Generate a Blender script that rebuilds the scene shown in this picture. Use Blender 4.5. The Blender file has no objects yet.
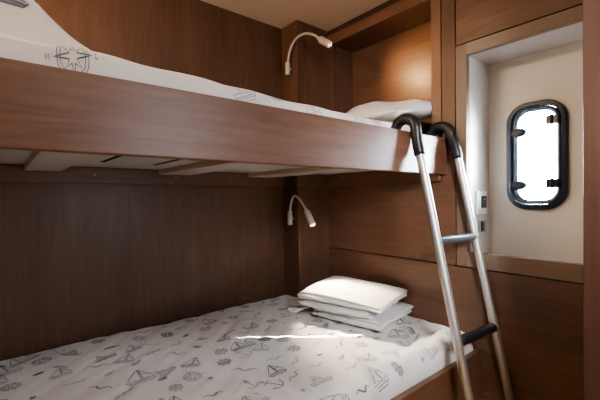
import bpy, bmesh, math, random
from math import sin, cos, pi, radians, sqrt, atan2
from mathutils import Vector, Matrix, noise

random.seed(7)
COL = bpy.context.scene.collection
Z0 = 0.72          # height of the eye above the cabin floor; shapes below are written relative to eye height

# ------------------------------------------------------------------ materials
def new_mat(name):
    m = bpy.data.materials.new(name); m.use_nodes = True
    nt = m.node_tree
    return m, nt, nt.nodes, nt.links, nt.nodes['Principled BSDF']

def ramp(ns, stops):
    r = ns.new('ShaderNodeValToRGB'); e = r.color_ramp.elements
    e[0].position, e[0].color = stops[0][0], (*stops[0][1], 1)
    e[1].position, e[1].color = stops[-1][0], (*stops[-1][1], 1)
    for p, c in stops[1:-1]:
        x = e.new(p); x.color = (*c, 1)
    return r

def wood(name, axis, dark, mid, light, rough=.38, seed=0.0, knots=.25, coat=.25):
    """laminate with the grain running along axis"""
    m, nt, ns, ln, b = new_mat(name)
    tc = ns.new('ShaderNodeTexCoord')
    def mapped(long, cross):
        mp = ns.new('ShaderNodeMapping')
        s = [cross] * 3; s[axis] = long
        mp.inputs['Scale'].default_value = s
        mp.inputs['Location'].default_value = (seed, seed * 1.7, seed * .6)
        ln.new(tc.outputs['Object'], mp.inputs['Vector'])
        return mp
    broad = ns.new('ShaderNodeTexNoise'); broad.inputs['Scale'].default_value = 1.0
    broad.inputs['Detail'].default_value = 4; broad.inputs['Distortion'].default_value = .6
    ln.new(mapped(1.1, 9.0).outputs[0], broad.inputs['Vector'])
    fine = ns.new('ShaderNodeTexNoise'); fine.inputs['Scale'].default_value = 1.0
    fine.inputs['Detail'].default_value = 5; fine.inputs['Roughness'].default_value = .6
    ln.new(mapped(4.0, 85.0).outputs[0], fine.inputs['Vector'])
    figure = ns.new('ShaderNodeTexNoise'); figure.inputs['Scale'].default_value = 1.0
    figure.inputs['Detail'].default_value = 2; figure.inputs['Distortion'].default_value = 2.5
    ln.new(mapped(3.0, 22.0).outputs[0], figure.inputs['Vector'])
    mx = ns.new('ShaderNodeMix'); mx.data_type = 'FLOAT'; mx.inputs[0].default_value = .42
    ln.new(broad.outputs['Fac'], mx.inputs[2]); ln.new(fine.outputs['Fac'], mx.inputs[3])
    mx2 = ns.new('ShaderNodeMix'); mx2.data_type = 'FLOAT'; mx2.inputs[0].default_value = knots
    ln.new(mx.outputs[0], mx2.inputs[2]); ln.new(figure.outputs['Fac'], mx2.inputs[3])
    r = ramp(ns, [(.30, dark), (.50, mid), (.72, light)])
    ln.new(mx2.outputs[0], r.inputs['Fac'])
    ln.new(r.outputs['Color'], b.inputs['Base Color'])
    rr = ns.new('ShaderNodeMapRange'); rr.inputs['To Min'].default_value = rough - .05
    rr.inputs['To Max'].default_value = rough + .1
    ln.new(fine.outputs['Fac'], rr.inputs['Value']); ln.new(rr.outputs[0], b.inputs['Roughness'])
    b.inputs['Coat Weight'].default_value = coat; b.inputs['Coat Roughness'].default_value = .3
    bp = ns.new('ShaderNodeBump'); bp.inputs['Strength'].default_value = .06; bp.inputs['Distance'].default_value = .002
    ln.new(fine.outputs['Fac'], bp.inputs['Height']); ln.new(bp.outputs[0], b.inputs['Normal'])
    return m

def plain(name, col, rough=.5, metal=0.0, var=.06, scale=14.0, bump=0.0, bscale=300.0, sheen=0.0, spec=None, stretch=None):
    m, nt, ns, ln, b = new_mat(name)
    tc = ns.new('ShaderNodeTexCoord'); n = ns.new('ShaderNodeTexNoise')
    n.inputs['Scale'].default_value = scale; n.inputs['Detail'].default_value = 4
    src = tc.outputs['Object']
    if stretch:
        mp = ns.new('ShaderNodeMapping'); mp.inputs['Scale'].default_value = stretch
        ln.new(src, mp.inputs[0]); src = mp.outputs[0]
    ln.new(src, n.inputs['Vector'])
    lo = tuple(max(0, c * (1 - var)) for c in col); hi = tuple(min(1, c * (1 + var)) for c in col)
    r = ramp(ns, [(.3, lo), (.7, hi)])
    ln.new(n.outputs['Fac'], r.inputs['Fac']); ln.new(r.outputs['Color'], b.inputs['Base Color'])
    b.inputs['Roughness'].default_value = rough; b.inputs['Metallic'].default_value = metal
    if sheen: b.inputs['Sheen Weight'].default_value = sheen
    if spec is not None: b.inputs['Specular IOR Level'].default_value = spec
    if bump:
        n2 = ns.new('ShaderNodeTexNoise'); n2.inputs['Scale'].default_value = bscale; n2.inputs['Detail'].default_value = 2
        ln.new(tc.outputs['Object'], n2.inputs['Vector'])
        bp = ns.new('ShaderNodeBump'); bp.inputs['Strength'].default_value = bump; bp.inputs['Distance'].default_value = .002
        ln.new(n2.outputs['Fac'], bp.inputs['Height']); ln.new(bp.outputs[0], b.inputs['Normal'])
    return m

def glow(name, col, strength):
    m, nt, ns, ln, b = new_mat(name)
    b.inputs['Base Color'].default_value = (*col, 1)
    b.inputs['Emission Color'].default_value = (*col, 1); b.inputs['Emission Strength'].default_value = strength
    return m

W_D, W_M, W_L = (.074, .035, .020), (.134, .067, .039), (.200, .108, .067)
def sc(c, k): return tuple(x * k for x in c)
M = {}
M['wall_wood'] = wood('walnut laminate upright grain', 2, sc(W_D, .9), sc(W_M, .86), sc(W_L, .82), seed=1.3, rough=.42)
M['corner_wood'] = wood('walnut laminate corner', 2, sc(W_D, 1.0), sc(W_M, 1.0), sc(W_L, .95), seed=5.1, rough=.42)
M['end_wood'] = wood('walnut laminate level grain', 1, sc(W_D, 1.25), sc(W_M, 1.15), sc(W_L, 1.1), seed=2.2, rough=.4)
M['end_wood_b'] = wood('walnut laminate level grain lower', 1, sc(W_D, 1.25), sc(W_M, 1.15), sc(W_L, 1.1), seed=8.7, rough=.4)
M['board_wood'] = wood('walnut laminate bunk board', 0, (.095, .041, .022), (.155, .073, .042), (.215, .110, .068), seed=3.4, rough=.36, knots=.4, coat=.25)
M['rail_wood'] = wood('walnut laminate rail', 0, sc(W_D, 1.1), sc(W_M, 1.05), sc(W_L, 1.0), seed=4.0)
M['post_wood'] = wood('lighter edge walnut', 2, sc(W_D, 1.7), sc(W_M, 1.5), sc(W_L, 1.35), seed=6.6)
M['head_wood'] = wood('lighter header walnut', 1, sc(W_D, 1.5), sc(W_M, 1.35), sc(W_L, 1.25), seed=7.7)
M['dark_trim'] = wood('dark walnut trim', 1, sc(W_D, .5), sc(W_M, .45), sc(W_L, .4), seed=9.1)
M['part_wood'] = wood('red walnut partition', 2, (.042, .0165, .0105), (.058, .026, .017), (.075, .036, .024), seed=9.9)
M['frame_wood'] = wood('beige veneer window frame', 2, (.14, .090, .058), (.165, .110, .074), (.19, .13, .092), seed=3.9, rough=.45)
M['frame_sill'] = wood('beige veneer sill', 1, (.20, .14, .10), (.235, .168, .125), (.27, .20, .15), seed=2.9, rough=.45)
M['floor'] = wood('pale oak floor', 0, (.45, .28, .09), (.55, .36, .13), (.62, .43, .18), seed=1.0)
M['gap'] = plain('shadow gap', (.008, .006, .005), .9)
M['ceiling'] = plain('beige ceiling panel', (.76, .62, .48), .6, var=.02, scale=2)
M['cream'] = plain('cream recess lining', (.62, .60, .59), .45, var=.015, scale=3)
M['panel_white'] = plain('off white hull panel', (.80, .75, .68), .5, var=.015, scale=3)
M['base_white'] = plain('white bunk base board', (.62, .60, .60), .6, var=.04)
M['slat_edge'] = wood('birch slat edge', 1, (.50, .37, .26), (.60, .46, .33), (.68, .54, .41), seed=1.2, coat=0)
M['sheet'] = plain('white printed cotton', (.80, .78, .755), .85, var=.02, scale=6, bump=.12, bscale=900, sheen=.15, spec=.2)
M['sheet_up'] = plain('white printed cotton upper', (.80, .77, .73), .85, var=.02, scale=6, bump=.12, bscale=900, sheen=.15, spec=.2)
M['ink'] = plain('blue grey print', (.33, .335, .37), .9, var=.35, scale=60, spec=.1)
M['ink_pale'] = plain('pale grey print', (.45, .45, .48), .9, var=.2, scale=60, spec=.1)
M['ink_dark'] = plain('dark print', (.18, .185, .215), .9, var=.4, scale=60, spec=.1)
M['linen'] = plain('white folded linen', (.82, .79, .75), .9, var=.03, scale=9, bump=.25, bscale=500, sheen=.2, spec=.15)
M['terry'] = plain('white terry cloth', (.80, .80, .80), .95, var=.05, scale=40, bump=.8, bscale=420, sheen=.3, spec=.1)
M['red'] = plain('red embroidery', (.55, .035, .035), .8, var=.2)
M['pink'] = plain('pink embroidery', (.72, .36, .33), .8, var=.2)
M['purple'] = plain('purple tag', (.16, .04, .13), .8)
M['metal'] = plain('brushed aluminium', (.66, .63, .60), .42, metal=.85, var=.05, scale=30, stretch=(8, 8, 1))
M['rubber'] = plain('black rubber grip', (.012, .012, .013), .36, var=.2)
M['rung_sheen'] = plain('black rung sleeve with painted window sheen', (.075, .085, .115), .30, var=.15)  # black sleeve; the window's reflection is put into its grey-blue colour
M['lamp'] = plain('matt white lamp metal', (.56, .50, .46), .42, var=.02)
M['lens'] = glow('lit lens', (1.0, .90, .76), 22)
M['port_frame'] = plain('black blue porthole frame', (.013, .022, .042), .25, var=.2)
M['port_inner'] = plain('navy inner ring', (.010, .020, .042), .5, var=.2)
M['latch'] = plain('dark latch plastic', (.020, .030, .045), .3, var=.2)
M['plate'] = plain('white switch plate', (.82, .82, .82), .35, var=.01)
M['rocker'] = plain('black rocker', (.015, .016, .022), .3)
M['rocker_grey'] = plain('grey rocker', (.30, .30, .31), .35)
M['screw'] = plain('screw cap', (.30, .22, .17), .4)
M['room'] = plain('plain cabin wall', (.42, .33, .26), .6, var=.03, scale=3)

def glass_mat():
    m = bpy.data.materials.new('porthole glass'); m.use_nodes = True
    nt = m.node_tree; ns = nt.nodes; ln = nt.links; ns.clear()
    out = ns.new('ShaderNodeOutputMaterial'); mix = ns.new('ShaderNodeMixShader')
    tr = ns.new('ShaderNodeBsdfTransparent'); gl = ns.new('ShaderNodeBsdfGlossy')
    tr.inputs[0].default_value = (.95, .97, .97, 1); gl.inputs['Roughness'].default_value = .02
    fr = ns.new('ShaderNodeFresnel'); fr.inputs[0].default_value = 1.3
    ln.new(fr.outputs[0], mix.inputs[0]); ln.new(tr.outputs[0], mix.inputs[1]); ln.new(gl.outputs[0], mix.inputs[2])
    ln.new(mix.outputs[0], out.inputs[0]); return m
M['glass'] = glass_mat()

# ------------------------------------------------------------------ mesh builder
class MB:
    def __init__(s): s.v = []; s.f = []; s.m = []; s.smooth = []
    def add(s, verts, faces, mi=0, smooth=False):
        b = len(s.v); s.v += [Vector(p) for p in verts]
        for f in faces:
            s.f.append([b + i for i in f]); s.m.append(mi); s.smooth.append(smooth)
        return s
    def box(s, x0, x1, y0, y1, z0, z1, bev=0.0, mi=0):
        bm = bmesh.new(); bmesh.ops.create_cube(bm, size=1)
        for v in bm.verts:
            v.co = Vector((x0 + (v.co.x + .5) * (x1 - x0), y0 + (v.co.y + .5) * (y1 - y0), z0 + (v.co.z + .5) * (z1 - z0)))
        if bev:
            bmesh.ops.bevel(bm, geom=bm.edges[:], offset=bev, segments=2, profile=.6, affect='EDGES')
        s._bm(bm, mi, False); return s
    def _bm(s, bm, mi, smooth):
        bm.verts.index_update()
        s.add([v.co.copy() for v in bm.verts], [[v.index for v in f.verts] for f in bm.faces], mi, smooth); bm.free()
    def tube(s, pts, r, seg=16, mi=0, cap=True, rad=None):
        pts = [Vector(p) for p in pts]; n = len(pts)
        t0 = (pts[1] - pts[0]).normalized()
        a = Vector((0, 0, 1)) if abs(t0.z) < .9 else Vector((1, 0, 0))
        u = t0.cross(a).normalized(); vs = []; fs = []
        for i in range(n):
            t = (pts[min(i + 1, n - 1)] - pts[max(i - 1, 0)]).normalized()
            u = (u - t * u.dot(t)).normalized(); w = t.cross(u)
            rr = rad[i] if rad else r
            for k in range(seg):
                q = 2 * pi * k / seg; vs.append(pts[i] + (u * cos(q) + w * sin(q)) * rr)
        for i in range(n - 1):
            for k in range(seg):
                k2 = (k + 1) % seg
                fs.append([i * seg + k, i * seg + k2, (i + 1) * seg + k2, (i + 1) * seg + k])
        s.add(vs, fs, mi, True)
        if cap:
            b = len(s.v) - n * seg
            s.f.append([b + k for k in reversed(range(seg))]); s.m.append(mi); s.smooth.append(False)
            s.f.append([b + (n - 1) * seg + k for k in range(seg)]); s.m.append(mi); s.smooth.append(False)
        return s
    def capsule(s, a, b, r, seg=16, mi=0, e=.3):
        """short cylinder with eased ends"""
        a = Vector(a); b = Vector(b); d = (b - a).normalized(); L = (b - a).length; k = min(r * e, L * .3)
        pts = [a, a + d * k * .3, a + d * k, b - d * k, b - d * k * .3, b]
        return s.tube(pts, r, seg, mi, True, [r - k, r - k * .3, r, r, r - k * .3, r - k])
    def grid(s, P, mi=0, smooth=True, flip=False):
        """P rows of points"""
        nr, nc = len(P), len(P[0]); vs = [p for row in P for p in row]; fs = []
        for i in range(nr - 1):
            for j in range(nc - 1):
                q = [i * nc + j, i * nc + j + 1, (i + 1) * nc + j + 1, (i + 1) * nc + j]
                fs.append(q[::-1] if flip else q)
        return s.add(vs, fs, mi, smooth)
    def loops(s, L, mi=0, smooth=True, closed=True, capA=False, capB=False):
        n = len(L[0]); vs = [p for l in L for p in l]; fs = []
        for i in range(len(L) - 1):
            for k in range(n if closed else n - 1):
                k2 = (k + 1) % n
                fs.append([i * n + k, i * n + k2, (i + 1) * n + k2, (i + 1) * n + k])
        b = len(s.v); s.add(vs, fs, mi, smooth)
        if capA: s.f.append([b + k for k in reversed(range(n))]); s.m.append(mi); s.smooth.append(False)
        if capB: s.f.append([b + (len(L) - 1) * n + k for k in range(n)]); s.m.append(mi); s.smooth.append(False)
        return s
    def build(s, name, mats, parent=None, kind=None, fix=True):
        if not isinstance(mats, (list, tuple)): mats = [mats]
        org = Vector((0, 0, 0))
        if parent is not None:
            p = parent
            while p is not None: org += p.location; p = p.parent
        else:
            lo = Vector([min(v[i] for v in s.v) for i in range(3)]); hi = Vector([max(v[i] for v in s.v) for i in range(3)])
            org = Vector(((lo.x + hi.x) / 2, (lo.y + hi.y) / 2, lo.z + Z0))
        me = bpy.data.meshes.new(name)
        me.from_pydata([tuple(v + Vector((0, 0, Z0)) - org) for v in s.v], [], s.f)
        for m in mats: me.materials.append(m)
        for p, mi, sm in zip(me.polygons, s.m, s.smooth): p.material_index = mi; p.use_smooth = sm
        if fix:
            bm = bmesh.new(); bm.from_mesh(me); bmesh.ops.recalc_face_normals(bm, faces=bm.faces[:]); bm.to_mesh(me); bm.free()
        o = bpy.data.objects.new(name, me); COL.objects.link(o)
        if parent is not None: o.parent = parent
        else: o.location = org
        if kind: o['kind'] = kind
        return o

def tag(o, label, cat=None, group=None, kind=None):
    o['label'] = label
    if cat: o['category'] = cat
    if group: o['group'] = group
    if kind: o['kind'] = kind
    return o
def empty(name, x, y, z, label, cat, group=None, kind=None):
    o = bpy.data.objects.new(name, None); COL.objects.link(o); o.location = (x, y, z + Z0); o.empty_display_size = .05
    return tag(o, label, cat, group, kind)

def smooth_path(pts, n=10):
    """Catmull-Rom through pts"""
    P = [Vector(p) for p in pts]; P = [P[0] * 2 - P[1]] + P + [P[-1] * 2 - P[-2]]; out = []
    for i in range(1, len(P) - 2):
        a, b, c, d = P[i - 1], P[i], P[i + 1], P[i + 2]
        for k in range(n):
            t = k / n
            out.append(.5 * ((2 * b) + (c - a) * t + (2 * a - 5 * b + 4 * c - d) * t * t + (-a + 3 * b - 3 * c + d) * t ** 3))
    out.append(P[-2]); return out

# ------------------------------------------------------------------ print motifs
def circ(r, n=20, cx=0, cy=0, a0=0, a1=2 * pi): return [(cx + r * cos(a0 + (a1 - a0) * k / n), cy + r * sin(a0 + (a1 - a0) * k / n)) for k in range(n + 1)]
def m_sail():
    return [[(-.5, -.28), (.5, -.22), (.34, -.42), (-.34, -.45), (-.5, -.28)], [(.02, -.25), (.04, .62)], [(.08, .58), (.46, -.14), (.08, -.17), (.08, .58)],
            [(-.02, .52), (-.42, -.18), (-.02, -.19)], [(.1, .2), (.3, .1)], [(-.42, -.36), (.42, -.32)]]
def m_ketch():
    return [[(-.6, -.25), (.6, -.18), (.42, -.36), (-.42, -.40), (-.6, -.25)], [(-.18, -.24), (-.16, .45)], [(.25, -.22), (.26, .35)],
            [(-.12, .40), (.16, -.13), (-.12, -.15), (-.12, .40)], [(.30, .3), (.50, -.12), (.30, -.13)], [(-.22, .38), (-.52, -.18), (-.22, -.2)], [(-.5, -.31), (.5, -.26)], [(-.45, -.35), (.45, -.3)]]
def m_compass():
    L = [circ(.5, 28), circ(.40, 24)]
    for k in range(8):
        a = k * pi / 4; b = a + pi / 8; c = a - pi / 8; R = .62 if k % 2 == 0 else .36
        L.append([(.13 * cos(c), .13 * sin(c)), (R * cos(a), R * sin(a)), (.13 * cos(b), .13 * sin(b))])
    L.append([(-.04, .68), (-.04, .78), (.04, .68), (.04, .78)]); L.append([(.80, .06), (.72, .06), (.72, -.06), (.80, -.06)])
    L.append([(-.72, -.05), (-.75, .05), (-.78, -.02), (-.81, .05), (-.84, -.05)]); return L
def m_anchor():
    return [[(0, .5), (0, -.5)], circ(.09, 10, 0, .6), [(-.25, .36), (.25, .36)], circ(.42, 14, 0, -.08, pi * 1.12, pi * 1.88),
            [(-.48, -.14), (-.40, -.26), (-.28, -.20)], [(.48, -.14), (.40, -.26), (.28, -.20)]]
def m_wheel():
    L = [circ(.40, 22), circ(.30, 20), circ(.08, 8)]
    for k in range(8):
        a = k * pi / 4; L.append([(.08 * cos(a), .08 * sin(a)), (.56 * cos(a), .56 * sin(a))])
    return L
def m_gull(): return [[(-.6, .12), (-.3, .26), (-.05, .02), (.05, 0), (.3, .2), (.62, .02)], [(-.3, .2), (-.05, -.04), (.1, -.06), (.3, .13)]]
def m_tug():
    return [[(-.55, -.1), (.6, -.02), (.45, -.3), (-.45, -.32), (-.55, -.1)], [(-.3, -.08), (-.28, .16), (.12, .18), (.2, -.05)], [(-.18, .17), (-.16, .36), (-.04, .36), (-.03, .18)],
            [(-.2, .02), (-.1, .02), (-.1, .1), (-.2, .1), (-.2, .02)], [(.02, .03), (.1, .03), (.08, .11), (.02, .1), (.02, .03)], [(-.5, -.2), (.5, -.15)], [(-.48, -.25), (.48, -.21)]]
def m_hatch():
    L = []
    for k in range(7):
        y = -.18 + k * .06; w = .45 * sqrt(max(0, 1 - (y / .22) ** 2)); L.append([(-w, y + .02), (w, y - .02 + .03 * (k % 2))])
    return L
def m_rope(): return [[(-.6, -.05), (-.4, .1), (-.2, -.08), (0, .1), (.2, -.06), (.42, .12), (.6, 0)], [(-.5, -.1), (-.3, .05), (-.1, -.12), (.1, .05), (.3, -.1), (.5, .05)]]
def m_fish():
    up = [(-.5 + k * .1, .16 * sin(pi * k / 9)) for k in range(10)]; dn = [(x, -y) for x, y in up]
    return [up + [(.58, -.14), (.56, .14), (.4, 0)], dn, [(-.25, .1), (-.2, 0), (-.25, -.1)], [(-.1, .1), (-.05, -.1)], [(.05, .1), (.1, -.1)], [(.2, .07), (.22, -.07)]]
def m_star(): return [[(-.25, 0), (.25, .05)], [(0, -.25), (.03, .25)], [(-.15, -.15), (.18, .18)], [(-.16, .17), (.17, -.15)]]
MOTIFS = [(m_sail, .135), (m_tug, .105), (m_compass, .085), (m_ketch, .14), (m_anchor, .09), (m_gull, .11), (m_wheel, .085), (m_hatch, .065), (m_rope, .10), (m_fish, .085), (m_star, .06), (m_sail, .11), (m_gull, .09)]

class Surf:
    """a rectangular grid of points; prints are laid on it"""
    def __init__(s, P, du, dv, sg=1): s.sg = sg; s.P = P; s.du = du; s.dv = dv; s.nr = len(P); s.nc = len(P[0])
    def at(s, u, v, lift=.0009):
        a = min(max(u / s.du, 0), s.nc - 1.001); b = min(max(v / s.dv, 0), s.nr - 1.001)
        j = int(a); i = int(b); fa = a - j; fb = b - i; P = s.P
        p = (P[i][j] * (1 - fa) + P[i][j + 1] * fa) * (1 - fb) + (P[i + 1][j] * (1 - fa) + P[i + 1][j + 1] * fa) * fb
        n = (P[i][j + 1] - P[i][j]).cross(P[i + 1][j] - P[i][j])
        return p + (n.normalized() if n.length > 1e-12 else Vector((0, 0, 1))) * lift * s.sg
    def inside(s, u, v): return 0 < u < (s.nc - 1) * s.du and 0 < v < (s.nr - 1) * s.dv

def stroke(mb, S, line, w, mi, step=.007):
    pts = []
    for (a, b), (c, d) in zip(line[:-1], line[1:]):
        n = max(1, int(math.hypot(c - a, d - b) / step))
        for k in range(n): pts.append((a + (c - a) * k / n, b + (d - b) * k / n))
    pts.append(line[-1])
    if not all(S.inside(*p) for p in pts): return
    vs = []
    for i, (u, v) in enumerate(pts):
        a = pts[max(i - 1, 0)]; b = pts[min(i + 1, len(pts) - 1)]
        dx, dy = b[0] - a[0], b[1] - a[1]; L = math.hypot(dx, dy) or 1
        nx, ny = -dy / L * w / 2, dx / L * w / 2
        vs += [S.at(u + nx, v + ny), S.at(u - nx, v - ny)]
    mb.add(vs, [[2 * i, 2 * i + 1, 2 * i + 3, 2 * i + 2] for i in range(len(pts) - 1)], mi, True)

def motif(mb, S, fn, u, v, size, rot, w, mi):
    c, s_ = cos(rot), sin(rot); fl = getattr(S, 'sg', 1)
    for line in fn():
        stroke(mb, S, [(u + (x * c - y * s_) * size, v + fl * (x * s_ + y * c) * size) for x, y in line], w, mi)

def scatter(mb, S, U0, U1, V0, V1, step, rnd, w=.0026, mis=(1, 2, 3), base_rot=0.0, skip=None, size=1.0):
    k = 0; row = 0; v = V0
    while v < V1:
        u = U0 + (row % 2) * step * .5
        while u < U1:
            fn, sz = rnd.choice(MOTIFS)
            pu, pv = u + rnd.uniform(-.24, .24) * step, v + rnd.uniform(-.24, .24) * step
            if not (skip and skip(pu, pv)):
                motif(mb, S, fn, pu, pv, sz * size * rnd.uniform(.8, 1.15), base_rot + rnd.uniform(-.8, .8), w, rnd.choices(mis, (5, 3, 2))[0])
            u += step; k += 1
        v += step * .82; row += 1

def roll(a, r):
    if a <= 0: return a, 0.0
    if a < r * pi / 2: return r * sin(a / r), r * (1 - cos(a / r))
    return r, r + a - r * pi / 2

# ------------------------------------------------------------------ the room
XE, YB, ZC = 1.30, 1.47, .84
MB().box(-.80, 1.56, -.80, 1.56, -.76, -.72).build('floor', M['floor'], kind='structure')
MB().box(-.80, 1.56, -.80, 1.56, ZC, ZC + .04).build('ceiling', M['ceiling'], kind='structure')
MB().box(-.80, 1.56, YB, YB + .03, -.72, ZC).build('wall_back', M['wall_wood'], kind='structure')
MB().box(-.84, -.80, -.80, 1.50, -.72, ZC).build('wall_left', M['room'], kind='structure')
MB().box(-.80, 1.56, -.84, -.80, -.72, ZC).build('wall_front', M['room'], kind='structure')
cp = MB().box(1.103, 1.50, 1.3455, YB - .0005, -.72, ZC, .0015).build('wall_corner', M['corner_wood'], kind='structure')
tag(cp, 'boxed walnut corner column between long wall and end wall')

wr = empty('wall_right', XE, .6, -.72, 'walnut panelled end wall with niche and window recess', None, kind='structure')
T = .02
g = .0022
MB().box(XE, XE + T, -.80, 1.345, -.72, -.262 - g, .0015).build('lower_panel', M['end_wood_b'], wr)
MB().box(XE, XE + T, .670 + g, 1.345, -.262 + g, .19, .0015).build('middle_panel', M['end_wood'], wr)
MB().box(XE, XE + T, .670 + g, .726 - g, .19, ZC, .0015).build('upright_strip', M['corner_wood'], wr)
MB().box(XE, XE + T, .726 + g, .768, .19, ZC, .0015).build('upright_post', M['post_wood'], wr)
MB().box(XE, XE + T, .768, 1.345, .763, .811, .001).build('header_board', M['head_wood'], wr)
MB().box(XE + .006, XE + T, .768, 1.345, .811, ZC, 0).build('header_trim', M['dark_trim'], wr)
MB().box(XE, XE + T, -.80, .670 - g, .545 + g, ZC, .0015).build('upper_panel', M['end_wood'], wr)
MB().box(XE, XE + T, -.80, .222, -.262 + g, .545 - g, .0015).build('side_panel', M['end_wood'], wr)
# dark backing seen through the joints
bk = MB()
for a in ((.64, .74, -.30, ZC), (-.80, .25, -.30, ZC), (.25, .64, -.30, -.235), (.25, .64, .52, ZC), (.74, 1.345, -.30, .185)):
    bk.box(XE + T + .001, XE + T + .012, a[0], a[1], a[2], a[3])
bk.build('backing_board', M['gap'], wr)
hs = MB()  # added shell behind the end wall, keeps daylight from leaking through seams
for a in ((.66, 1.56, -.72, ZC), (-.80, .24, -.72, ZC), (.24, .66, .53, ZC), (.24, .66, -.72, -.25)):
    hs.box(1.503, 1.515, a[0], a[1], a[2], a[3])
hs.build('light_leak_shell', M['gap'], kind='structure')
# foot niche of the upper bunk
NX = 1.465
nb = MB()
nb.box(NX, NX + .015, .735, 1.345, .17, .80)
nb.build('niche_back', M['end_wood'], wr)
MB().box(XE + T, NX, 1.322, 1.345, .17, .80).build('niche_side', M['corner_wood'], wr)
MB().box(XE + T, NX, .735, .755, .17, .80).build('niche_side', M['corner_wood'], wr)
MB().box(XE + T, NX, .735, 1.345, .763, .80).build('niche_top', M['end_wood'], wr)
MB().box(XE + T, NX, .735, 1.345, .17, .19).build('niche_floor', M['end_wood'], wr)

# window recess
XP = 1.48
YL, YR, ZT, ZB = .628, .262, .502, -.206
fr = MB()
fr.box(XE - .003, XE + T, YL, .668, -.262 + g, .545 - g, .0015)
fr.box(XE - .003, XE + T, .224, YR, -.262 + g, .545 - g, .0015)
fr.build('recess_jamb', M['frame_wood'], wr)
fr = MB(); fr.box(XE - .003, XE + T, YR, YL, ZT, .545 - g, .0015)
fr.build('recess_head', M['frame_sill'], wr)
fr = MB(); fr.box(XE - .003, XE + T, YR, YL, -.262 + g, ZB, .0015)
fr.build('recess_sill', M['frame_sill'], wr)
MB().box(XE + T, XP + .01, YL, YL + .012, -.235, .515).build('recess_lining', M['cream'], wr)
MB().box(XE + T, XP + .01, YR - .012, YR, -.235, .515).build('recess_lining', M['cream'], wr)
MB().box(XE + T, XP + .01, YR, YL, ZT, ZT + .012).build('recess_lining', M['cream'], wr)
MB().box(XE + T, XP + .01, YR, YL, -.240, -.229).build('recess_lining', M['cream'], wr)

# hull panel with the porthole opening
PY, PZ = .4645, .1365
def rrect(hw, hh, r, n=9):
    out = []
    for cy, cz, a0 in ((hw - r, hh - r, 0), (-(hw - r), hh - r, pi / 2), (-(hw - r), -(hh - r), pi), (hw - r, -(hh - r), 1.5 * pi)):
        for k in range(n): a = a0 + pi / 2 * k / (n - 1); out.append((cy + r * cos(a), cz + r * sin(a)))
    return out
def ring_at(x, hw, hh, r, n=9): return [Vector((x, PY + a, PZ + b)) for a, b in rrect(hw, hh, r, n)]
inner = rrect(.085, .180, .062)
outer = []
for q in range(4):
    sy = (1, -1, -1, 1)[q]; sz = (1, 1, -1, -1)[q]
    Y_ = (YL + .01 if sy > 0 else YR - .01); Z_ = (.512 if sz > 0 else -.238)
    for k in range(9):
        iy, iz = inner[q * 9 + k]
        y, z = PY + iy, PZ + iz
        first_y = q in (0, 2)          # first half of the arc faces the side, then the top or bottom
        if k == 4: y, z = Y_, Z_
        elif (k < 4) == first_y: y, z = Y_, (PZ + iz * 1.4)
        else: y, z = PY + iy * 1.05, Z_
        outer.append((y, z))
A = [Vector((XP, y, z)) for y, z in outer]; B = [Vector((XP, PY + a, PZ + b)) for a, b in inner]
A2 = [p + Vector((.02, 0, 0)) for p in A]; B2 = [p + Vector((.02, 0, 0)) for p in B]
MB().loops([A, B, B2, A2, A], smooth=False).build('hull_panel', M['panel_white'], wr)

win = empty('window_1', XP, PY, PZ - .19, 'black framed rounded porthole in the white recess panel', None, kind='structure')
L = []
for x, dw, r in ((XP, 0, .070), (XP - .014, 0, .070), (XP - .020, .004, .066), (XP - .021, .016, .056), (XP - .017, .0185, .054)):
    L.append(ring_at(x, .0955 - dw, .1925 - dw, r))
L += [ring_at(XP - .006, .0955 - .019, .1925 - .019, .053), ring_at(XP + .004, .0955 - .019, .1925 - .019, .053), ring_at(XP + .004, .0955 - .004, .1925 - .004, .066), L[0]]
MB().loops(L, smooth=False).build('window_frame', M['port_frame'], win)
L = [ring_at(XP - .001, .0760, .1730, .053), ring_at(XP - .010, .0760, .1730, .053), ring_at(XP - .014, .073, .170, .050), ring_at(XP - .013, .069, .166, .047),
     ring_at(XP - .004, .062, .159, .042), ring_at(XP - .001, .061, .158, .041), ring_at(XP - .001, .0760, .1730, .053)]
L.append(L[0])
MB().loops(L, smooth=False).build('opening_sash', M['port_inner'], win)
MB().loops([ring_at(XP + .0005, .0755, .1725, .0525), ring_at(XP + .004, .0755, .1725, .0525)], smooth=False, capA=True, capB=True).build('pane', M['glass'], win)
for z in (.086, -.105):
    k = MB()   # oval twist latches on the left
    y0 = PY + .067
    rows = []
    for i, (dx, sc_) in enumerate(((-.013, 1.0), (-.024, 1.0), (-.029, .85), (-.031, .5))):
        rows.append([Vector((XP + dx, y0 - .014 + .028 * sc_ * cos(a), PZ + z + .0165 * sc_ * sin(a))) for a in [2 * pi * t / 20 for t in range(20)]])
    k.loops(rows, capA=True, capB=True)
    k.build('latch', M['latch'], win)
for z in (.118, -.100):
    h = MB(); y0 = PY - .060
    h.box(XP - .024, XP - .008, y0 - .012, y0 + .026, PZ + z - .015, PZ + z + .015, .003)
    h.tube([(XP - .023, y0 + .008, PZ + z - .017), (XP - .023, y0 + .008, PZ + z + .017)], .0055, 12)
    h.build('hinge', M['latch'], win)

# nearer partition edge at the right of the view
MB().box(.98, XE - .004, .186, .2195, -.72, ZC, .002).build('wall_partition', M['part_wood'], kind='structure')

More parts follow.
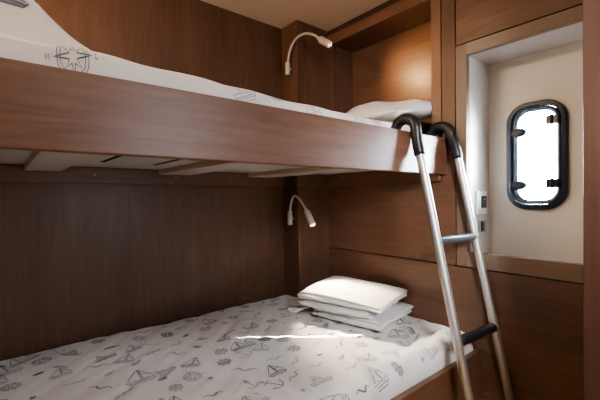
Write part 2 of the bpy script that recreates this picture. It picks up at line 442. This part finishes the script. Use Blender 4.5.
# ------------------------------------------------------------------ upper bunk
ub = empty('upper_bunk', .3, 1.1, .076, 'upper bunk with broad walnut front board and white slatted underside', 'bunk bed')
MB().box(-.79, 1.296, .700, .720, .0765, .212, .003).build('front_board', M['board_wood'], ub)
bp = MB().box(-.79, 1.296, .720, 1.449, .110, .122)
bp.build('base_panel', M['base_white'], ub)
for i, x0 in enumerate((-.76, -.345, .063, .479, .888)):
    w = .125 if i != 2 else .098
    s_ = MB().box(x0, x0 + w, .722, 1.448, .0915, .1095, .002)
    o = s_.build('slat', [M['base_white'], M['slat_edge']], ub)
    for p in o.data.polygons:
        if abs(p.normal.x) > .8: p.material_index = 1
for x0, y1 in ((.236, 1.226), (.395, 1.245)):
    MB().box(x0, x0 + .011, .725, y1, .1085, .1101).build('panel_seam', M['gap'], ub)
rl = MB().box(-.79, 1.100, 1.450, 1.469, .053, .109, .002).build('support_rail', M['rail_wood'], ub)
for x in (-.55, -.15, .26, .55, .80, .98):
    MB().capsule((x, 1.4495, .083), (x, 1.4475, .083), .0042, 12).build('screw', M['screw'], rl)
rl = MB().box(1.083, 1.296, 1.324, 1.344, .053, .109, .002).build('support_rail', M['rail_wood'], ub)
for x in (1.135, 1.235):
    MB().capsule((x, 1.3235, .083), (x, 1.3215, .083), .0042, 12).build('screw', M['screw'], rl)
rl = MB().box(1.278, 1.299, .722, 1.323, .053, .109, .002).build('support_rail', M['end_wood'], ub)
for y in (1.22, .98):
    MB().capsule((1.2775, y, .083), (1.2755, y, .083), .0042, 12).build('screw', M['screw'], rl)

# upper mattress: rounded front edge, printed cover
def mattress(x0, x1, yf, yb, ztop, zbot, r, step, wr_fn, notch=None):
    """unrolled grid: u along x, v from the wall over the top and down the front"""
    Lu = x1 - x0 + 2 * 0; nu = int(Lu / step) + 1; du = Lu / (nu - 1)
    Lv = (yb - yf - r) + r * pi / 2 + (ztop - zbot - r)
    Lv += r * pi / 2 - r * 1.0
    nv = int(Lv / step) + 1; dv = Lv / (nv - 1)
    flat = yb - yf - 2 * r
    P = []
    for i in range(nv):
        v = i * dv; row = []
        for j in range(nu):
            u = j * du
            x = x0 + u
            # wall side roll, then front roll
            ab = r * pi / 2 - v
            if ab > 0: oy, dz = roll(ab, r); y = yb - r + oy
            else:
                a = (v - r * pi / 2) - flat
                oy, dz = roll(a, r); y = yf + r - oy
            ae = x - (x1 - r)
            if ae > 0:
                ox, dzx = roll(ae * 1.25, r); x = x1 - r + min(ox, ae); dz += dzx * .8
            z = ztop - dz
            n = wr_fn(x, y, v, a if ab <= 0 else -9)
            z += n * (1 if dz < r * .7 else .25)
            if ab <= 0 and a > r * .6: y -= n * .7
            if notch and x > notch[0] and y > notch[1]: y = notch[1]
            row.append(Vector((x, y, max(z, zbot))))
        P.append(row)
    return Surf(P, du, dv, -1), flat, r

def wr_up(x, y, v, a):
    return .020 - .020 * min(1, max(0, (x - .15) / .65)) + .003 * noise.noise((x * 5, y * 7, .3)) + .002 * noise.noise((x * 13, y * 16, 2.1)) + (.005 * noise.noise((x * 9, 4.4, 1)) if a > -.05 else 0)
S, flat, r = mattress(-.775, 1.272, .784, 1.445, .268, .124, .040, .012, wr_up)
mb = MB(); mb.grid(S.P, flip=True)
rnd = random.Random(3)
vf = r * pi / 2 + flat
motif(mb, S, m_compass,   .775 + .107, vf + .049, .050, 0.1, .0013, 3)
for k, (x, dvv, fn, sz) in enumerate(((.30, .02, m_rope, .06), (.47, .04, m_tug, .06), (.575, .03, m_hatch, .05), (.70, .04, m_sail, .065), (.80, .02, m_gull, .07), (.90, .04, m_tug, .06), (1.0, .015, m_compass, .06), (-.05, .03, m_sail, .09), (-.2, .03, m_tug, .09))):
    motif(mb, S, fn, .775 + x, vf + dvv, sz, .2, .0018, 2 if k % 3 else 1)
scatter(mb, S, .06, 2.0, .06, vf - .09, .16, rnd, base_rot=0.0)
# end and underside closing
n0 = S.P[-1]
mb.grid([[Vector((p.x, p.y, .124)) for p in S.P[-1]], [Vector((p.x, 1.445, .124)) for p in S.P[-1]]], smooth=False)
for col in (0, -1):
    mb.grid([[row[col] for row in S.P], [Vector((row[col].x, row[col].y, .124)) for row in S.P]])
um = mb.build('mattress', [M['sheet_up'], M['ink'], M['ink_pale'], M['ink_dark']], fix=False)
tag(um, 'upper bunk mattress in white cotton cover with nautical print and compass', 'mattress')

# pillows
def pillow(name, cx, cy, cz, lx, ly, h, rz, ry, rx, seed, label, mi_mat, lift=None, n=44, under=.4, crumple=1.0, ep=.55):
    def pt(s, t, side):
        # s,t in -1..1
        e = max(0, 1 - abs(s) ** 2.6) ** ep * max(0, 1 - abs(t) ** 2.6) ** ep
        pinch = 1 - .06 * (abs(s * t)) ** 2
        bulge = 1 - .07 * (1 - t * t) * abs(s) ** 3 * 0
        x = lx / 2 * s * (1 - .06 * (1 - abs(t)) * abs(s) ** 4) * bulge
        y = ly / 2 * t * (1 - .08 * (1 - abs(s)) * abs(t) ** 4)
        z = side * h / 2 * e * (1 if side > 0 else under)
        k = crumple * .014 * noise.noise((x * 7 + seed, y * 7, side * 1.3)) + .007 * noise.noise((x * 17 + seed, y * 15, side * 3.3))
        z += k * (.35 + e) * (1.0 if side > 0 else .12)
        # gathered folds toward the ends
        z += .006 * sin(t * 15 + 3 * sin(s * 3 + seed)) * (abs(s) ** 2) * e
        if lift: z += lift(s, t)
        return Vector((x, y, z))
    R_ = Matrix.Rotation(rz, 3, 'Z') @ Matrix.Rotation(ry, 3, 'Y') @ Matrix.Rotation(rx, 3, 'X')
    C_ = Vector((cx, cy, cz))
    def prm(i): q = i / (n - 1) * 2 - 1; return sin(q * pi / 2)
    top = [[C_ + R_ @ pt(prm(j), prm(i), 1) for j in range(n)] for i in range(n)]
    bot = [[C_ + R_ @ pt(prm(j), prm(i), -1) for j in range(n)] for i in range(n)]
    mb = MB(); mb.grid(top); mb.grid(bot, flip=True)
    # seam edge joining the two sides
    edge = lambda G: G[0] + [r_[-1] for r_ in G[1:]] + G[-1][-2::-1] + [r_[0] for r_ in G[-2:0:-1]]
    mb.loops([edge(top), edge(bot)])
    # print on the top in even parameter space
    m = 60
    T2 = [[C_ + R_ @ pt(-.97 + 1.94 * j / (m - 1), -.97 + 1.94 * i / (m - 1), 1) for j in range(m)] for i in range(m)]
    Sx = Surf(T2, lx * .97 / (m - 1), ly * .97 / (m - 1))
    return mb, Sx
mb, Sx = pillow('p', -.170, 1.075, .305, .68, .42, .40, radians(2), 0, 0, 1.7, '', None, under=.02, ep=.75, crumple=1.7)
scatter(mb, Sx, .10, .45, .20, .32, .15, random.Random(5), w=.003)
motif(mb, Sx, m_ketch, .505, .046, .068, 0.1, .0032, 3)
p1 = mb.build('pillow', [M['sheet_up'], M['ink'], M['ink_pale'], M['ink_dark']], fix=False)
tag(p1, 'plump white pillow with dark boat print at the near left end of the upper bunk', 'pillow', 'pillows on the upper bunk')
mb, Sx = pillow('p', 1.265, .975, .318, .36, .44, .125, radians(-3), radians(-5), radians(2), 6.1, '', None,
                under=.35, crumple=2.2, lift=lambda s, t: .030 * max(0, -t - .2) * (.5 + .5 * s))
scatter(mb, Sx, .05, .34, .05, .40, .14, random.Random(9), w=.0026, mis=(2, 2, 1))
p2 = mb.build('pillow', [M['sheet_up'], M['ink'], M['ink_pale'], M['ink_dark']], fix=False)
tag(p2, 'crumpled white pillow in the lamp lit niche at the far end of the upper bunk', 'pillow', 'pillows on the upper bunk')

# ------------------------------------------------------------------ lower bunk
lb = empty('lower_bunk', .3, 1.0, -.72, 'lower walnut bunk base close to the floor', 'bunk bed')
MB().box(-.79, 1.297, .578, .598, -.719, -.545, .003).build('front_board', M['board_wood'], lb)
MB().box(-.79, 1.297, .606, 1.342, -.60, -.585).build('base_panel', M['base_white'], lb)

def wr_low(x, y, v, a):
    # long soft creases running diagonally over the cover
    q = x * .63 - y * .77; p = x * .77 + y * .63
    ph = q * 46 + 2.2 * noise.noise((x * 2.2, y * 2.2, .7)) * 2
    amp = max(0, noise.noise((x * 2.4 + 4, y * 2.4, 1.9)) + .30)
    z = .0075 * amp * (abs(sin(ph)) ** .8 - .5)
    z += .006 * noise.noise((x * 3.2, y * 3.2, 5)) + .0015 * noise.noise((q * 26, p * 7, 3))
    z += .002 * noise.noise((q * 40, p * 6, 8.0))
    # folded edge of the cover toward the foot end
    d = (x - .737) * (.589 - .912) - (y - .589) * (.737 - .907)
    d = -d / math.hypot(.17, .323)
    if -.05 < d: z += .006 * min(1, max(0, (d + .003) / .006)) + .004 * math.exp(-((d - .006) / .008) ** 2)
    if a > -.10: z += .005 * noise.noise((x * 14, 2.2, 1)) + .004 * noise.noise((x * 30, v * 14, 1))
    return z
S, flat, r = mattress(-.775, 1.288, .608, 1.462, -.487, -.560, .042, .0105, wr_low, (1.094, 1.338))
mb = MB(); mb.grid(S.P, flip=True)
rnd = random.Random(11)
scatter(mb, S, .75, 2.03, .09, r * pi / 2 + flat + .03, .086, rnd, w=.0026, size=.53, base_rot=0.0)
scatter(mb, S, .06, .70, .09, r * pi / 2 + flat + .03, .086, rnd, w=.0026, size=.53, base_rot=0.0)
mb.grid([[row[-1] for row in S.P], [Vector((row[-1].x, row[-1].y, -.575)) for row in S.P]])
mb.grid([[row[0] for row in S.P], [Vector((row[0].x, row[0].y, -.575)) for row in S.P]])
lm = mb.build('mattress', [M['sheet'], M['ink'], M['ink_pale'], M['ink_dark']], fix=False)
tag(lm, 'lower bunk mattress in white cotton cover printed with sailing boats', 'mattress')

# ------------------------------------------------------------------ folded linen on the lower bunk
def folded(x0, x1, y0, y1, z0, h, layers, seed, rz=0.0, puff=0.0, ny=26, droop=0.0, nz=1.0, tilt=0.0, flap=0.0, th_k=.86, back=0.0):
    """a cloth folded to and fro: layers joined by rounded folds, swept along y"""
    t = h / layers; th = t * th_k; path = []
    cx, cy = (x0 + x1) / 2, (y0 + y1) / 2
    N = 16
    for k in range(layers):
        z = z0 + t * (k + .5)
        xs = [x1 - (x1 - x0) * i / N for i in range(N + 1)] if k % 2 == 0 else [x0 + (x1 - x0) * i / N for i in range(N + 1)]
        ins = t / 2
        for x in xs:
            lim = min(max(x, x0 + ins), x1 - ins * .6); path.append((lim, z))
        if k < layers - 1:
            sgn = -1 if k % 2 == 0 else 1; ex = x0 + ins if sgn < 0 else x1 - ins * .6
            for a in (-60, -30, 0, 30, 60): path.append((ex + sgn * t / 2 * cos(radians(a)), z + t / 2 + t / 2 * sin(radians(a))))
    # drop repeated points
    pp = [path[0]]
    for q in path[1:]:
        if math.hypot(q[0] - pp[-1][0], q[1] - pp[-1][1]) > 1e-5: pp.append(q)
    n = len(pp); up = []; dn = []
    for i in range(n):
        a = pp[max(0, i - 1)]; b = pp[min(n - 1, i + 1)]; dx, dz = b[0] - a[0], b[1] - a[1]; L_ = math.hypot(dx, dz) or 1
        nx, nz = -dz / L_ * th / 2, dx / L_ * th / 2
        up.append((pp[i][0] + nx, pp[i][1] + nz)); dn.append((pp[i][0] - nx, pp[i][1] - nz))
    ring = up + dn[::-1]
    def put(x, z, v):
        y = y0 + (y1 - y0) * v
        e = abs(2 * v - 1)
        f = (z - z0) / h
        zz = z0 + (z - z0) * (1 - .20 * e ** 5)
        s = (x - x0) / (x1 - x0) * 2 - 1
        zz += f * (puff * (1 - e ** 2) * (1 - .8 * s * s) - droop * abs(s) ** 2 + tilt * s + back * (v - .35) + flap * (1 / (1 + math.exp(-(s + .45 + .25 * v) * 40))) - flap * .3)
        zz += f * nz * (.010 * noise.noise((x * 6 + seed, y * 6, .4)) + .004 * noise.noise((x * 16 + seed, y * 14, z * 20)))
        xx = x + .011 * noise.noise((seed, y * 7, z * 60)) + .004 * noise.noise((seed + 3, y * 22, z * 90))
        yy = y + (2 * v - 1) * (.012 * noise.noise((x * 7, seed, z * 70)) - .004 * abs(sin((z - z0) / t * pi)) * 0)
        dx, dy = xx - cx, yy - cy
        return Vector((cx + dx * cos(rz) - dy * sin(rz), cy + dx * sin(rz) + dy * cos(rz), max(zz, z0)))
    rings = [[put(x, z, k / (ny - 1)) for x, z in ring] for k in range(ny)]
    mb = MB(); mb.loops(rings)
    m = len(ring)
    for kk in (0, ny - 1):
        R_ = rings[kk]
        mb.add(R_, [[i, i + 1, m - 2 - i, m - 1 - i] for i in range(n - 1)], 0, False)
    def top(u, v, dz=.0015):
        x = x0 + (x1 - x0) * u
        return put(x, z0 + h * .965, v) + Vector((0, 0, dz))
    return mb, top
ZM = -.475
mb, _ = folded(.985, 1.270, .826, 1.112, ZM, .033, 3, 2.0, radians(11), .001, nz=.25)
t3 = mb.build('folded_towel', M['terry'])
tag(t3, 'white terry towel lying lowest in the folded stack on the lower bunk', 'towel', 'folded linen on the lower bunk')
mb, _ = folded(.955, 1.210, .860, 1.160, ZM + .0375, .022, 2, 5.5, radians(13), .001, nz=.3)
t2 = mb.build('folded_towel', M['linen'])
tag(t2, 'white folded towel with a hanging loop, middle of the stack on the lower bunk', 'towel', 'folded linen on the lower bunk')
lp = MB()
for pts in ([(.985, 1.140, -.456), (.968, 1.20, -.460), (.962, 1.245, -.464), (.980, 1.262, -.464), (1.0, 1.240, -.464), (1.0, 1.140, -.456)],
            [(.975, 1.130, -.455), (.925, 1.165, -.470), (.918, 1.198, -.472), (.938, 1.206, -.472), (.960, 1.185, -.471), (.985, 1.135, -.455)]):
    path = smooth_path(pts, 6)
    lp.loops([[q + Vector((0, 0, .004)) for q in path], [q - Vector((0, 0, .004)) for q in path]], closed=False)
lp.build('hanging_loop', M['linen'], t2)
mbt = MB(); mbt.box(.960, .970, 1.060, 1.072, -.470, -.456, .001); mbt.build('purple_tag', M['purple'], t3)
mb, top = folded(.968, 1.240, .828, 1.176, ZM + .0635, .033, 3, 9.0, radians(14), .003, droop=.003, tilt=.006, flap=.004, nz=.7, back=.016)
# embroidered marks
def patch(mb, pts, mi):
    mb.add([top(u, v) for u, v in pts], [list(range(len(pts)))], mi, False)
class TopS:
    def at(s, u, v, lift=.0): return top(u, v, .0065)
    def inside(s, u, v): return 0 < u < 1 and 0 < v < 1
ts = TopS()
t1 = mb.build('folded_sheet', M['linen'])
tag(t1, 'cream white folded sheet with red embroidered mark on top of the stack', 'sheet', 'folded linen on the lower bunk')
em = MB(); stroke(em, ts, [(.66, .60), (.70, .56), (.67, .53), (.715, .515)], .026, 0, .02); stroke(em, ts, [(.68, .62), (.725, .55)], .016, 0, .02)
em.build('embroidered_mark', M['red'], t1)
em = MB(); stroke(em, ts, [(.66, .47), (.695, .45), (.68, .425), (.72, .41), (.71, .38)], .018, 0, .02)
em.build('embroidered_lettering', M['pink'], t1)

# ------------------------------------------------------------------ reading lamps
def lamp(base, neck, head, label):
    x, y, z0, z1 = base
    root = empty('reading_lamp', x, y, z0, label, 'lamp', 'gooseneck reading lamps on the corner column')
    b = MB(); b.capsule((x, y, z0), (x, y, z1), .0122, 20, e=.25)
    b.tube([(x, y, (z0 + z1) / 2), (1.1025, y, (z0 + z1) / 2)], .008, 14)
    b.build('lamp_base', M['lamp'], root)
    pth = smooth_path([(x, y, z1 - .004)] + neck + [head[0]], 9)
    MB().tube(pth, .0056, 12).build('gooseneck', M['lamp'], root)
    h0, h1 = Vector(head[0]), Vector(head[1]); d = (h1 - h0).normalized()
    h = MB(); h.tube([h0 - d * .012, h0, h0 + d * .001, h0 + d * .004, h1 - d * .002, h1, h1, h1 - d * .006], .015, 24, cap=False,
                     rad=[.0075, .0075, .013, .0152, .0152, .0148, .0125, .0125])
    hd = h.build('lamp_head', M['lamp'], root)
    MB().tube([h1 - d * .007, h1 - d * .004], .0124, 24).build('lens', M['lens'], hd)
    return root, h0, h1
def spot(name, loc, target, power, size, blend, col, radius=.008, scale=None):
    l = bpy.data.lights.new(name, 'SPOT'); l.energy = power; l.spot_size = radians(size); l.spot_blend = blend
    l.color = col; l.shadow_soft_size = radius
    o = bpy.data.objects.new(name, l); COL.objects.link(o)
    a = Vector(loc) + Vector((0, 0, Z0)); b = Vector(target) + Vector((0, 0, Z0))
    o.location = a; o.rotation_euler = (b - a).to_track_quat('-Z', 'Y').to_euler()
    if scale: o.scale = scale
    return o
WARM = (1.0, .60, .28)
r1, h0, h1 = lamp((1.085, 1.397, .588, .648), [(1.086, 1.379, .702), (1.088, 1.336, .742), (1.093, 1.277, .747), (1.099, 1.221, .723)], ((1.103, 1.187, .694), (1.116, 1.137, .656)),
               'white gooseneck reading lamp above the upper bunk, lit')
d = (h1 - h0).normalized()
spot('niche beam', h1 + d * .004, (1.46, .90, .53), 5.5, 80, 1.0, WARM)
r2, h0, h1 = lamp((1.085, 1.391, -.138, -.072), [(1.085, 1.383, -.034), (1.087, 1.362, .002), (1.090, 1.327, -.012), (1.094, 1.297, -.044)], ((1.094, 1.278, -.068), (1.085, 1.226, -.129)),
               'white gooseneck reading lamp under the upper bunk shining on the linen')
d = (h1 - h0).normalized()
spot('linen beam', h1 + d * .004, (1.02, .93, -.45), 24.0, 64, .8, (1.0, .79, .58))

# ------------------------------------------------------------------ ladder
ld = empty('bunk_ladder', 1.17, .47, -.72, 'aluminium bunk ladder with black hooked grips on the front board', 'ladder')
def rail_pts(x, dy):
    yc, zc, R_ = .722 + dy * .2, .214, .041
    hook = [(x, yc + R_, .196)] + [(x, yc + R_ * cos(a), zc + R_ * sin(a) * 1.05) for a in [radians(q) for q in range(0, 181, 15)]]
    return hook
def rail_y(z, dy): return .667 - .2135 * (.13 - z) + dy
for x, dy in ((1.060, 0.0), (1.279, -.016)):
    hk = rail_pts(x, dy)
    leg = [(x, rail_y(z, dy), z) for z in (.13, .11, -.1, -.4, -.700)]
    full = smooth_path(hk + [(x, rail_y(.17, dy) + .001, .172)] + leg[:1], 3)
    rr = MB().tube(full[-3:] + leg[1:], .0140, 18).build('side_rail', M['metal'], ld)
    MB().tube(full, .0182, 18, rad=[.015] + [.0182] * (len(full) - 1)).build('grip', M['rubber'], rr)
    zb = -.719
    MB().capsule((x, rail_y(-.68, dy), -.68), (x, rail_y(zb, dy), zb), .0175, 18, e=.2).build('rubber_foot', M['rubber'], rr)
    for z in (-.145, -.445):
        MB().capsule((x, rail_y(z, dy) - .0135, z - .003), (x, rail_y(z, dy) - .0158, z - .0035), .0035, 10).build('rivet', M['screw'], rr)
def rung(z, mat, r_):
    a = Vector((1.072, rail_y(z, 0), z)); b = Vector((1.269, rail_y(z, -.016), z))
    return MB().capsule(a, b, r_, 18, e=.2).build('rung', mat, ld)
rung(-.145, M['rung_sheen'], .0125)
rg = rung(-.445, M['rubber'], .0155)

# ------------------------------------------------------------------ switches on the recess lining
sw = empty('light_switch', 1.402, YL, -.074, 'white switch plate with black rocker on the recess side', 'switch')
MB().box(1.362, 1.441, YL - .009, YL - .0005, -.074, .015, .003).build('plate', M['plate'], sw)
MB().box(1.389, 1.427, YL - .013, YL - .008, -.050, -.005, .002).build('rocker', M['rocker'], sw)
MB().capsule((1.408, YL - .0125, -.018), (1.408, YL - .0142, -.018), .003, 10).build('indicator', M['plate'], sw)
so = empty('power_socket', 1.402, YL, -.140, 'small dark and grey socket below the switch in the recess', 'socket')
MB().box(1.383, 1.429, YL - .008, YL - .0005, -.141, -.097, .003).build('plate', M['rocker_grey'], so)
MB().box(1.387, 1.405, YL - .012, YL - .007, -.137, -.101, .002).build('rocker', M['rocker'], so)

# ------------------------------------------------------------------ light
w = bpy.data.worlds.new('overcast daylight'); bpy.context.scene.world = w; w.use_nodes = True
nt = w.node_tree; bg = nt.nodes['Background']
tc = nt.nodes.new('ShaderNodeTexCoord'); sp = nt.nodes.new('ShaderNodeSeparateXYZ'); cr = nt.nodes.new('ShaderNodeValToRGB')
nt.links.new(tc.outputs['Generated'], sp.inputs[0]); nt.links.new(sp.outputs['Z'], cr.inputs['Fac'])
cr.color_ramp.elements[0].color = (.80, .88, 1, 1); cr.color_ramp.elements[1].color = (.86, .92, 1, 1)
nt.links.new(cr.outputs['Color'], bg.inputs['Color']); bg.inputs['Strength'].default_value = 42

def area(name, loc, target, sx, sy, power, col, portal=False, spread=180):
    l = bpy.data.lights.new(name, 'AREA'); l.shape = 'RECTANGLE'; l.size = sx; l.size_y = sy; l.energy = power; l.color = col
    l.spread = radians(spread)
    o = bpy.data.objects.new(name, l); COL.objects.link(o)
    a = Vector(loc) + Vector((0, 0, Z0)); b = Vector(target) + Vector((0, 0, Z0))
    o.location = a; o.rotation_euler = (b - a).to_track_quat('-Z', 'Y').to_euler()
    if portal: l.cycles.is_portal = True
    return o
area('porthole portal', (XP + .03, PY, PZ), (0, PY, PZ), .34, .15, 1, (1, 1, 1), portal=True)
area('overhead fill', (.1, -.2, .825), (.1, -.2, -.7), .45, .35, 2.6, (1.0, .88, .76))  # added general fill under the ceiling, no fixture modelled
area('front fill', (.72, -.62, .22), (.95, .8, -.15), .5, .8, 3.6, (.80, .89, 1.0))  # added cool fill from behind the viewpoint; the front wall has no opening
area('upper bunk fill', (-.45, 1.15, .825), (.2, 1.2, -.2), .3, .3, 11.0, (1.0, .74, .48))  # added unseen lamp that warms the upper wall and ceiling
area('recess panel fill', (.30, -.50, .45), (1.48, .46, .0), .25, .25, 2.9, (.92, .95, 1.0), spread=75)  # added fill aimed at the white porthole panel to brighten it
area('sun on the recess side', (XP + .016, PY + .005, PZ), (XP - .15, .64, PZ - .01), .06, .28, .55, (.93, .96, 1.0), spread=50)
# a blade of sun through the porthole
spot('sun blade', (1.476, .4133, .16), (.816, .952, -.487), 900, 14.5, .25, (1.0, .97, .93), radius=.001, scale=(.03, 1, 1))

# ------------------------------------------------------------------ camera
cam = bpy.data.cameras.new('camera'); co = bpy.data.objects.new('camera', cam); COL.objects.link(co)
cam.sensor_width = 36; cam.lens = 364.4 / 600 * 36; cam.clip_start = .02
yaw, p, r = radians(39.543), radians(-.568), radians(-.571)
f = Vector((sin(yaw) * cos(p), cos(yaw) * cos(p), sin(p))); r0 = Vector((cos(yaw), -sin(yaw), 0)); u0 = r0.cross(f)
rr = r0 * cos(r) + u0 * sin(r); uu = -r0 * sin(r) + u0 * cos(r)
mw = Matrix(((rr.x, uu.x, -f.x, 0), (rr.y, uu.y, -f.y, 0), (rr.z, uu.z, -f.z, Z0), (0, 0, 0, 1)))
co.matrix_world = mw
bpy.context.scene.camera = co
vs = bpy.context.scene.view_settings
vs.view_transform = 'AgX'; vs.look = 'AgX - Medium High Contrast'; vs.exposure = 1.08
